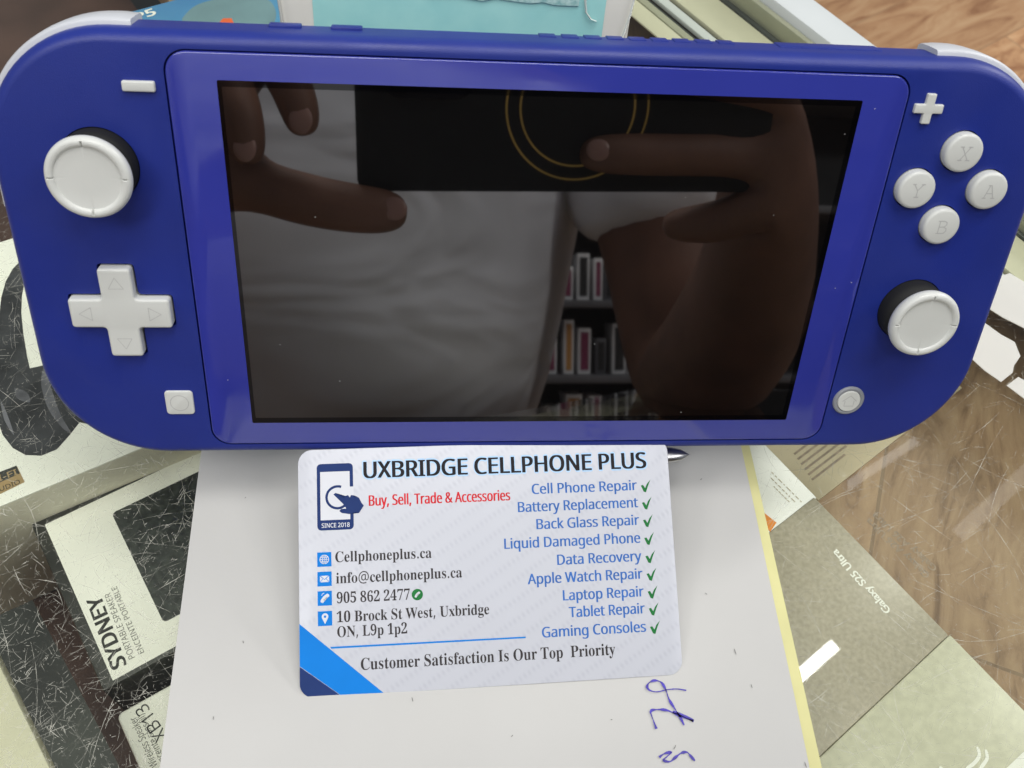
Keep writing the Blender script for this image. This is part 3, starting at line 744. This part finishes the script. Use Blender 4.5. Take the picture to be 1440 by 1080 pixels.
for k, (x, y) in BT.items():
    bm = bmesh.new()
    lathe(bm, [(4.0, -1.4), (4.0, 1.15), (3.9, 1.5), (3.65, 1.78), (3.3, 1.9), (0, 1.93)], x, y + YO, 64)
    bt = finish('action_button', bm, 'button', con, 40)
    bm = bmesh.new()
    for i, stq in enumerate(GL[k]): ribbon(bm, [(x + p[0] * 0.9, y + YO + p[1] * 0.9) for p in stq], 0.2, 1.945 + 0.004 * i, False)
    finish('letter_mark', bm, 'engraving_shade', bt)
plate('minus_button', sh(rrect(-78.1, -72.3, 35.0, 36.9, 0.35, 3)), -0.3, 0.8, 'button', con, 0.3)
bm = bmesh.new(); slab(bm, sh(cross(74.9, 36.3, 2.95, 0.9, 0.25)), -0.3, 0.8, 0.25); bmesh.ops.triangulate(bm, faces=[f for f in bm.faces if len(f.verts) > 4])
finish('plus_button', bm, 'button', con, 35)
cap = plate('capture_button', sh(rrect(-79.3, -73.4, -34.3, -28.4, 0.8, 4)), -0.3, 0.45, 'button', con, 0.25)
bm = bmesh.new(); P = circ(-76.35, -31.35 + YO, 1.9, 48); ribbon(bm, P + P[:1], 0.16, 0.47, False); finish('circle_mark', bm, 'engraving_shade', cap)
HM = (75.3, -31.5)
bm = bmesh.new(); lathe(bm, [(3.75, -0.3), (3.75, 0.25), (3.5, 0.55), (3.2, 0.6), (2.85, 0.5), (2.8, -0.2), (0, -0.2)], HM[0], HM[1] + YO, 64); finish('home_ring', bm, 'ring', con, 45)
bm = bmesh.new(); lathe(bm, [(2.75, -0.1), (2.75, 0.5), (2.6, 0.7), (0, 0.75)], HM[0], HM[1] + YO, 64); hm = finish('home_button', bm, 'button', con, 40)
bm = bmesh.new()
for i, pts in enumerate(([(-1.7, 0.1), (0, 1.6), (1.7, 0.1)], [(-1.1, 0.2), (-1.1, -1.2), (1.1, -1.2), (1.1, 0.2)])): ribbon(bm, [(HM[0] + p[0], HM[1] + YO + p[1]) for p in pts], 0.2, 0.765 + 0.004 * i, False)
finish('house_mark', bm, 'engraving_shade', hm)

def trigger(sx):
    path = []
    path.append((76.2, 45.55)); path.append((78.5, 45.55))
    for i in range(25): a = R(90 - 90 * i / 24); path.append((104.1 - 24 + 24 * math.cos(a), 45.55 - 24 + 24 * math.sin(a)))
    for y in (18, 14, 11): path.append((104.1, y))
    sec = [(-1.5, -4.1), (0.6, -4.1), (1.0, -4.35), (1.2, -4.9), (1.25, -8.2), (1.1, -11.4), (0.5, -12.4), (-1.5, -12.5)]
    bm = bmesh.new(); prev = None; n = len(path)
    for i, p in enumerate(path):
        a = Vector(path[max(i - 1, 0)]); b = Vector(path[min(i + 1, n - 1)]); t = (b - a).normalized(); nn = Vector((-t.y, t.x))
        k = 0.8 if i == 0 else (1.0)
        e = 0.6 if i == 0 else 0.0
        vs = [bm.verts.new((sx * (p[0] + nn.x * (o * k if o > 0 else o)), p[1] + YO + nn.y * (o * k if o > 0 else o), z)) for o, z in sec]
        if prev:
            for j in range(len(vs) - 1): bm.faces.new((prev[j], vs[j], vs[j + 1], prev[j + 1]))
        else: bm.faces.new(vs)
        prev = vs
    bm.faces.new(prev); bmesh.ops.recalc_face_normals(bm, faces=bm.faces)
    finish('shoulder_button', bm, 'trigger', con, 40)
trigger(-1); trigger(1)
def topbump(nm, x0, x1, z0, z1, h):
    bm = bmesh.new(); box(bm, x0, x1, 45.0 + YO, 45.55 + h + YO, z0, z1); bevel_all(bm, 0.25); finish(nm, bm, 'blue', con, 40)
topbump('volume_button', -52.5, -46.6, -9.4, -7.0, 0.55); topbump('volume_button', -41.2, -35.4, -9.4, -7.0, 0.55)
bm = bmesh.new()
for k in range(9): box(bm, -2 + k * 4.4, 1.2 + k * 4.4, 45.3 + YO, 45.72 + YO, -10.6, -7.6)
bevel_all(bm, 0.12)
finish('vent', bm, 'blue', con, 40)
topbump('game_card_cover', 45, 66, -10.4, -6.2, 0.22)
bm = bmesh.new()
for _ in range(13):
    x = random.uniform(-100, 100); y = random.uniform(-42, 42)
    if (abs(x) < 72 and abs(y) < 43) or abs(abs(x) - 84) < 12: z = 0.3
    else: z = 0.03
    if abs(abs(x) - 84) < 13 and -20 < y < 34: continue
    ribbon(bm, [(x, y + YO), (x + random.uniform(-.35, .35), y + YO + random.uniform(-.2, .2))], random.uniform(0.05, 0.12), z, False)
tag(finish('dust', bm, 'dust', con), kind='stuff')

# ================================================================== the business card
CR = Matrix(((0.99964392, -0.02504151, 0.00921755), (0.02665449, 0.92080509, -0.3891112), (0.00125636, 0.38921833, 0.92114467)))
CO = Vector((-8.492, -44.223, 11.3))
card = empty('business_card', CO + CR @ Vector((0, -27, 0)), 'white business card with blue and black lettering leaning against the console', 'business card', rot=CR)
YO2 = 27.0
def cs(pts): return [(x, y + YO2) for x, y in pts]
CARD = rrect(-42.8, 42.8, -27, 27, 3.2, 8)
plate('card_sheet', cs(CARD), -0.8, 0.0, 'card', card, 0.12)
def cflat(nm, pts, z, m, sm=0): return flat(nm, cs(pts), z, m, card, sm)
def ctext(s, m, x0, x1, base, cap, f=None, off=0.0, smear=0.0, z=0.03, nm='lettering'): return lettering(nm, s, m, card, x0, x1, base + YO2, cap, z, f, off, smear)
# corner bands, clipped to the rounded corner
corner = [p for p in CARD if p[0] < -39.5 and p[1] < -23.7]
corner.sort(key=lambda p: -p[1])
cflat('navy_corner', [(-42.75, -20.3)] + [(max(x, -42.75), max(y, -26.95)) for x, y in corner] + [(-33.9, -26.95)], 0.02, 'card_navy')
cflat('blue_band', [(-42.75, -11.2), (-42.75, -20.2), (-33.8, -26.95), (-24.7, -26.95)], 0.025, 'card_bright')
cflat('blue_rule', [(-36.2, -16.45), (-35.9, -16.85), (7.1, -17.0), (7.1, -16.65)], 0.028, 'card_bright')
ctext('UXBRIDGE CELLPHONE PLUS', 'card_halo', -28.2, 37.4, 20.15, 3.7, SANS, 0.0, (0.36,), 0.012, 'lettering_halo')
ctext('UXBRIDGE CELLPHONE PLUS', 'card_ink_black', -28.1, 37.3, 20.15, 3.7, SANS, 0.0, 0.17, 0.045)
ctext('Buy, Sell, Trade & Accessories', 'card_ink_red', -27.1, 4.9, 13.9, 2.35, SANS, 0.0, 0.085)
LN = [('Cell Phone Repair', 10.1, 15.1), ('Battery Replacement', 6.7, 11.1), ('Back Glass Repair', 10.8, 7.05), ('Liquid Damaged Phone', 3.2, 2.95), ('Data Recovery', 15.2, -1.2),
      ('Apple Watch Repair', 8.2, -5.2), ('Laptop Repair', 16.1, -9.2), ('Tablet Repair', 17.3, -13.0), ('Gaming Consoles', 10.9, -17.1)]
for s, x0, y in LN:
    ctext(s, 'card_ink_blue', x0, 34.8, y, 2.3, SANS, 0.0, 0.075)
    bm = bmesh.new()
    P = [(35.8, y + 1.0), (36.35, y + 1.12), (36.8, y + 0.35), (37.3, y + 1.35), (38.2, y + 2.3), (37.55, y + 0.9), (36.95, y - 0.65), (36.4, y - 0.45)]
    f = bm.faces.new([bm.verts.new((p[0], p[1] + YO2, 0.03)) for p in ccw(P)]); bmesh.ops.triangulate(bm, faces=[f]); finish('tick_mark', bm, 'card_ink_green', card)
CT = [('Cellphoneplus.ca', -34.8, -13.4, 1.75), ('info@cellphoneplus.ca', -34.7, -6.7, -2.9), ('905 862 2477', -34.6, -18.5, -7.2), ('10 Brock St West, Uxbridge', -34.65, -0.9, -11.3), ('ON, L9p 1p2', -34.6, -19.3, -14.5)]
for s, x0, x1, y in CT: ctext(serif(s), 'card_ink_grey', x0, x1, y, 2.3, SANS, 0.0)
ctext(serif('Customer Satisfaction Is Our Top  Priority'), 'card_ink_grey', -29.6, 27.4, -21.75, 2.5, SANS, 0.0)
# phone logo
lg = cflat('logo', rrect(-38.65, -30.6, 8.85, 23.7, 0.9, 4), 0.02, 'card_navy')
def lflat(nm, pts, z, m): return flat(nm, cs(pts), z, m, lg, 0)
lflat('logo_screen', [(-37.9, 11.1), (-31.35, 11.1), (-31.35, 21.9), (-37.9, 21.9)], 0.03, 'card_white')
lflat('logo_gap', [(-31.5, 12.6), (-30.5, 12.6), (-30.5, 18.4), (-31.5, 18.4)], 0.034, 'card_white')
bm = bmesh.new(); P = [(-34.1 + 2.45 * math.cos(R(a)), 16.1 + YO2 + 2.45 * math.sin(R(a))) for a in range(70, 331, 10)]; ribbon(bm, P, 0.55, 0.04, False); finish('logo_arc', bm, 'card_navy', lg)
hand = [(-35.0, 16.75), (-34.55, 17.1), (-32.5, 15.75), (-32.35, 16.35), (-31.75, 16.5), (-31.4, 15.95), (-31.1, 16.5), (-30.5, 16.4), (-30.35, 15.8), (-29.9, 16.15), (-29.35, 15.8), (-28.75, 14.6), (-28.3, 14.0), (-29.4, 12.4), (-30.1, 12.7), (-31.6, 12.25), (-33.2, 12.55), (-33.75, 13.0), (-33.4, 13.45), (-32.2, 13.5), (-32.9, 14.6)]
cflat('logo_hand', hand, 0.046, 'card_navy')
ctext('SINCE 2018', 'card_white', -37.7, -31.5, 9.45, 0.95, SANS, 0.01, 0, 0.04)
def icon(y, nm):
    ic = cflat(nm, [(-38.75, y - 3.15), (-35.65, y - 3.15), (-35.65, y), (-38.75, y)], 0.03, 'card_bright'); return ic, -37.2, y - 1.575
def iline(bm, pts, x, y, wd): ribbon(bm, [(x + p[0], y + YO2 + p[1]) for p in pts], wd, 0.04, False)
ic, x, y = icon(4.05, 'globe_icon'); bm = bmesh.new()
for k in (0.45, 1.0): P = [(0.95 * k * math.cos(R(a)), 0.95 * math.sin(R(a))) for a in range(0, 361, 20)]; iline(bm, P, x, y, 0.17)
for k in (-.45, 0, .45): iline(bm, [(-.9, k), (.9, k)], x, y, 0.13)
iline(bm, [(0, -.95), (0, .95)], x, y, 0.13); finish('icon_mark', bm, 'card_white', ic)
ic, x, y = icon(-0.2, 'envelope_icon')
flat('icon_mark', [(x - 1, y - .7 + YO2), (x + 1, y - .7 + YO2), (x + 1, y + .7 + YO2), (x - 1, y + .7 + YO2)], 0.036, 'card_white', ic, 0)
bm = bmesh.new(); iline(bm, [(-1, .7), (0, -.15), (1, .7)], x, y, 0.16); iline(bm, [(-1, -.7), (-.3, .1)], x, y, 0.12); iline(bm, [(1, -.7), (.3, .1)], x, y, 0.12); finish('icon_line', bm, 'card_bright', ic)
def handset(nm, x, y, k, par, z=0.04):
    P = [(-.8, -.95), (-.4, -1.05), (-.15, -.75), (-.3, -.35), (.35, .35), (.75, .2), (1.05, .45), (.95, .85), (.55, 1.05), (-.2, .55), (-.75, -.1), (-1.0, -.6)]
    P = [(-px * -1, py) for px, py in P]
    bm = bmesh.new(); f = bm.faces.new([bm.verts.new((x + a * k, y + YO2 + b * k, z)) for a, b in ccw(P)]); bmesh.ops.triangulate(bm, faces=[f]); return finish(nm, bm, 'card_white', par)
ic, x, y = icon(-4.4, 'telephone_icon'); handset('icon_mark', x, y, 0.95, ic)
bm = bmesh.new(); iline(bm, [(-.7, .6), (-.5, .95), (-.1, 1.15)], x, y, 0.14); finish('icon_line', bm, 'card_white', ic)
ic, x, y = icon(-8.75, 'map_pin_icon')
P = [(0, -1.2)] + [(0.72 * math.cos(R(a)), 0.4 + 0.72 * math.sin(R(a))) for a in range(-20, 201, 20)]
flat('icon_mark', [(x + a, y + b + YO2) for a, b in P], 0.036, 'card_white', ic, 0)
flat('icon_line', circ(x, y + 0.4 + YO2, 0.28, 16), 0.042, 'card_bright', ic, 0)
ch = cflat('chat_icon', circ(-16.85, -6.2, 1.25, 32), 0.03, 'card_ink_green'); handset('icon_mark', -16.85, -6.2, 0.62, ch)


# ================================================================== the photographer, seen only as a reflection in the dark display
def skin(name, joints, links, m, parent=None, sub=2):
    """one continuous surface grown round a skeleton: joints {name: (x, y, z, rx, ry)}, the first joint is the root"""
    me = bpy.data.meshes.new(name); names = list(joints)
    me.from_pydata([Vector(joints[k][:3]) * S for k in names], [(names.index(a), names.index(b)) for a, b in links], [])
    o = bpy.data.objects.new(name + '_draft', me); col.objects.link(o)
    md = o.modifiers.new('skin', 'SKIN'); md.use_smooth_shade = True; md.branch_smoothing = 0.4
    for i, k in enumerate(names):
        sv = me.skin_vertices[0].data[i]; j = joints[k]; sv.radius = (j[3] * S, j[4] * S); sv.use_root = (i == 0)
    sd = o.modifiers.new('sub', 'SUBSURF'); sd.levels = sub; sd.render_levels = sub
    dg = bpy.context.evaluated_depsgraph_get(); out = bpy.data.meshes.new_from_object(o.evaluated_get(dg))
    bpy.data.objects.remove(o); bpy.data.meshes.remove(me)
    out.name = name; out.materials.clear(); out.materials.append(M[m])
    r = bpy.data.objects.new(name, out); col.objects.link(r)
    if parent: r.parent = parent; r.matrix_parent_inverse = parent.matrix_world.inverted()
    return r
J = {'pelvis': (-118, -490, 10, 150, 105), 'belly': (-118, -475, 120, 150, 105), 'chest': (-118, -480, 270, 155, 105), 'upper': (-118, -490, 350, 120, 90),
     'neck': (-118, -480, 425, 55, 55), 'head': (-118, -455, 490, 68, 78), 'crown': (-118, -450, 560, 72, 88), 'top': (-118, -455, 610, 50, 62)}
LK = [('pelvis', 'belly'), ('belly', 'chest'), ('chest', 'upper'), ('upper', 'neck'), ('neck', 'head'), ('head', 'crown'), ('crown', 'top')]
def limb(pre, frm, pts):
    last = frm
    for i, p in enumerate(pts):
        k = pre + str(i); J[k] = p; LK.append((last, k)); last = k
    return last
# arm on the +x side
ra = limb('ra', 'upper', [(60, -480, 335, 58, 58), (105, -462, 240, 46, 46), (140, -440, 110, 42, 42), (160, -425, 8, 42, 42), (152, -330, 32, 40, 40), (144, -262, 66, 34, 32), (136, -226, 98, 26, 30), (133, -204, 118, 20, 34)])
limb('ri', ra, [(112, -192, 121, 10.5, 10.5), (84, -187, 118.5, 9.5, 9.5), (60, -184, 117.5, 9, 9), (47, -184, 117.5, 8.2, 8.2), (40.5, -184, 117.5, 4.5, 4.5)])
limb('rt', ra, [(122, -196, 98, 11, 11), (104, -202, 92, 10, 10), (88, -208, 92, 8, 8), (82, -209, 92, 4, 4)])
limb('rm', ra, [(130, -186, 142, 9.5, 9.5), (104, -178, 146, 8.8, 8.8), (80, -174, 147, 7.6, 7.6), (74, -173, 147, 4, 4)])
# arm on the -x side
la = limb('la', 'upper', [(-296, -480, 335, 58, 58), (-338, -455, 240, 46, 46), (-352, -420, 110, 42, 42), (-335, -380, 30, 42, 42), (-255, -310, 48, 38, 38), (-180, -245, 80, 30, 30), (-135, -212, 108, 24, 28), (-112, -196, 116, 18, 30)])
limb('lt', la, [(-88, -192, 103, 11.5, 11.5), (-62, -187, 96, 11, 11), (-44, -185.5, 93.5, 10.5, 10.5), (-33, -185.5, 93, 9, 9), (-27.5, -185.5, 93, 4.5, 4.5)])
limb('li', la, [(-96, -186, 140, 9.5, 9.5), (-80, -175, 152, 9, 9), (-70, -170.5, 136, 8.6, 8.6), (-67, -172, 125, 7.8, 7.8), (-66, -172.5, 119, 4.2, 4.2)])
limb('lm', la, [(-104, -186, 134, 9.5, 9.5), (-94, -172, 142, 9, 9), (-88, -167, 124, 8.2, 8.2), (-87, -170, 113, 7.5, 7.5), (-86.5, -171, 107.5, 4, 4)])
limb('lg', 'pelvis', [(-205, -490, -80, 88, 88), (-205, -480, -460, 60, 62), (-205, -490, -860, 42, 45), (-205, -480, -905, 40, 50), (-205, -400, -930, 38, 22)])
limb('rg', 'pelvis', [(-35, -490, -80, 88, 88), (-35, -480, -460, 60, 62), (-35, -490, -860, 42, 45), (-35, -480, -905, 40, 50), (-35, -400, -930, 38, 22)])
person = skin('person', J, LK, 'skin')
tag(person, 'person in a white short sleeved shirt reflected in the dark display', 'person')
TJ = {'a': (-104, -500, -70, 168, 140), 'b': (-62, -478, 40, 226, 150), 'c': (-30, -480, 160, 272, 148), 'd': (-112, -490, 300, 222, 140), 'e': (-116, -488, 372, 140, 100), 'f': (-118, -482, 408, 76, 72)}
TL = [('a', 'b'), ('b', 'c'), ('c', 'd'), ('d', 'e'), ('e', 'f')]
for pre, pts in (('r', [(66, -480, 330, 72, 72), (110, -460, 235, 62, 62), (132, -442, 140, 58, 58), (137, -437, 104, 57, 57)]), ('l', [(-300, -480, 330, 72, 72), (-342, -455, 235, 62, 62), (-353, -425, 140, 58, 58), (-352, -416, 104, 57, 57)])):
    last = 'd'
    for i, p in enumerate(pts): TJ[pre + str(i)] = p; TL.append((last, pre + str(i))); last = pre + str(i)
skin('t_shirt', TJ, TL, 'shirt', person)
for sx in (-205, -35):
    skin('trouser_leg', {'a': (sx * 0.85 - 17, -490, -40, 112, 112), 'b': (sx, -482, -460, 76, 78), 'c': (sx, -488, -860, 60, 64)}, [('a', 'b'), ('b', 'c')], 'trousers', person)
    skin('shoe', {'a': (sx, -500, -915, 42, 32), 'b': (sx, -440, -920, 44, 28), 'c': (sx, -370, -928, 40, 20)}, [('a', 'b'), ('b', 'c')], 'shoe', person)
skin('hair', {'a': (-118, -475, 590, 80, 84), 'b': (-118, -470, 625, 66, 72), 'c': (-118, -500, 540, 62, 50)}, [('a', 'b'), ('a', 'c')], 'hair', person)
def blob(name, x, y, z, rx, ry, rz, m, parent, rot=None):
    bm = bmesh.new(); bmesh.ops.create_uvsphere(bm, u_segments=20, v_segments=12, radius=1)
    for v in bm.verts:
        c = Vector((v.co.x * rx, v.co.y * ry, v.co.z * rz))
        if rot: c = rot @ c
        v.co = c + Vector((x, y, z))
    return finish(name, bm, m, parent, 180)
blob('eye', -144, -372, 545, 11, 8, 7, 'print_white', person); blob('eye', -92, -372, 545, 11, 8, 7, 'print_white', person)
blob('nose', -118, -362, 522, 12, 16, 24, 'skin', person); blob('mouth', -118, -372, 488, 24, 7, 7, 'nail', person)
blob('ear', -190, -452, 530, 8, 16, 26, 'skin', person); blob('ear', -46, -452, 530, 8, 16, 26, 'skin', person)
blob('fingernail', 47.5, -177.2, 117.8, 5.0, 1.2, 4.4, 'nail', person); blob('fingernail', -67, -165.6, 124, 4.4, 1.2, 5.4, 'nail', person); blob('fingernail', -87, -163.8, 113, 4.2, 1.2, 5.2, 'nail', person); blob('fingernail', -33, -178.4, 93.5, 5.2, 1.2, 4.6, 'nail', person)

# black phone in the hands
PN = Vector((0.05, 0.93, -0.36)).normalized(); PX = Vector((146.0, -5.7, 3.0)); PX = (PX - PN * PX.dot(PN)).normalized(); PY = PN.cross(PX) * -1
if PY.z < 0: PY = -PY
PRm = Matrix((PX, PY, PX.cross(PY))).transposed()
pz = 1 if PX.cross(PY).dot(PN) > 0 else -1
ph = empty('mobile_phone', (-47.4, -184.9, 100.8), 'black mobile phone with a thin gold ring reflected in the dark display', 'mobile phone', rot=PRm)
za, zb = (-9.0, 0.0) if pz > 0 else (0.0, 9.0)
bm = bmesh.new(); slab(bm, rrect(0, 168, 0, 79, 5, 6), za, zb, 0.0); bmesh.ops.triangulate(bm, faces=[f for f in bm.faces if len(f.verts) > 4]); finish('case', bm, 'phone', ph, 40)
zs = 0.05 * pz
RC = PRm.transposed() @ (Vector((39.1, -178.1, 130.3)) - Vector((-47.4, -184.9, 100.8)))
for rr in (29.5, 24.0):
    bm = bmesh.new(); P = circ(RC.x, RC.y + 4, rr - 1, 96); ribbon(bm, P + P[:1], 0.75, zs * 2, False); finish('gold_ring', bm, 'goldring', ph)
bm = bmesh.new(); slab(bm, rrect(10, 46, 36, 72, 8, 6), min(0.1 * pz, 2.0 * pz), max(0.1 * pz, 2.0 * pz)); bmesh.ops.triangulate(bm, faces=[f for f in bm.faces if len(f.verts) > 4]); bpz = finish('camera_plate', bm, 'lens', ph)
for x, y in ((19, 62), (37, 62), (19, 45)):
    bm = bmesh.new(); slab(bm, circ(x, y, 6.5, 32), min(2.1 * pz, 3.4 * pz), max(2.1 * pz, 3.4 * pz)); bmesh.ops.triangulate(bm, faces=[f for f in bm.faces if len(f.verts) > 4]); finish('lens', bm, 'lens', bpz)

# dark display rack with packs across the shop
rk = empty('display_rack', (300, -1700, -950), 'black display rack with small packs reflected beside the arm', 'display rack')
boxobj('back_panel', -1500, 1500, -30, -10, 0, 2300, 'rack', rk, 1)
for z in (500, 740, 880, 1020, 1200, 1420, 1650): boxobj('shelf', -1490, 1490, -9, 180, z, z + 14, 'rack_shelf', rk, 1)
packs = [('pack_white', 'white'), ('pack_pink', 'magenta'), ('rack_shelf', 'grey'), ('pack_amber', 'amber'), ('pack_white', 'white'), ('pack_red', 'red')]
k = 0
packs = [('pack_white', 'white', 'pack_pink', 'magenta'), ('rack_shelf', 'grey', 'rack', 'black'), ('pack_white', 'white', 'rack', 'black'), ('pack_white', 'white', 'pack_amber', 'amber'), ('rack_shelf', 'grey', 'pack_white', 'white')]
NTH = ['first', 'second', 'third', 'fourth', 'fifth', 'sixth', 'seventh', 'eighth', 'ninth', 'tenth', 'eleventh', 'twelfth', 'thirteenth', 'fourteenth', 'fifteenth', 'sixteenth', 'seventeenth', 'eighteenth']
for z, row in ((754, 'lowest'), (894, 'middle'), (1034, 'upper')):
    x = 215 + (z % 37); nn = 0
    while x < 500:
        m, cn, m2, c2n = packs[k % 5]; k += random.randint(1, 3); wd = random.uniform(16, 34); hgt = random.uniform(62, 112)
        t_ = boxobj('pack', x, x + wd, -1640, -1560, z - 950 + 0.5, z - 950 + hgt, m, None, 1)
        boxobj('front_panel', x + 4, x + wd - 4, -1559.8, -1558.5, z - 950 + 8, z - 950 + hgt - 7, m2, t_, 0)
        tag(t_, cn + ' pack with ' + c2n + ' front, ' + NTH[nn] + ' along the ' + row + ' shelf of the reflected black rack', 'pack', 'packs on the display rack')
        x += wd + random.uniform(3, 14); nn += 1
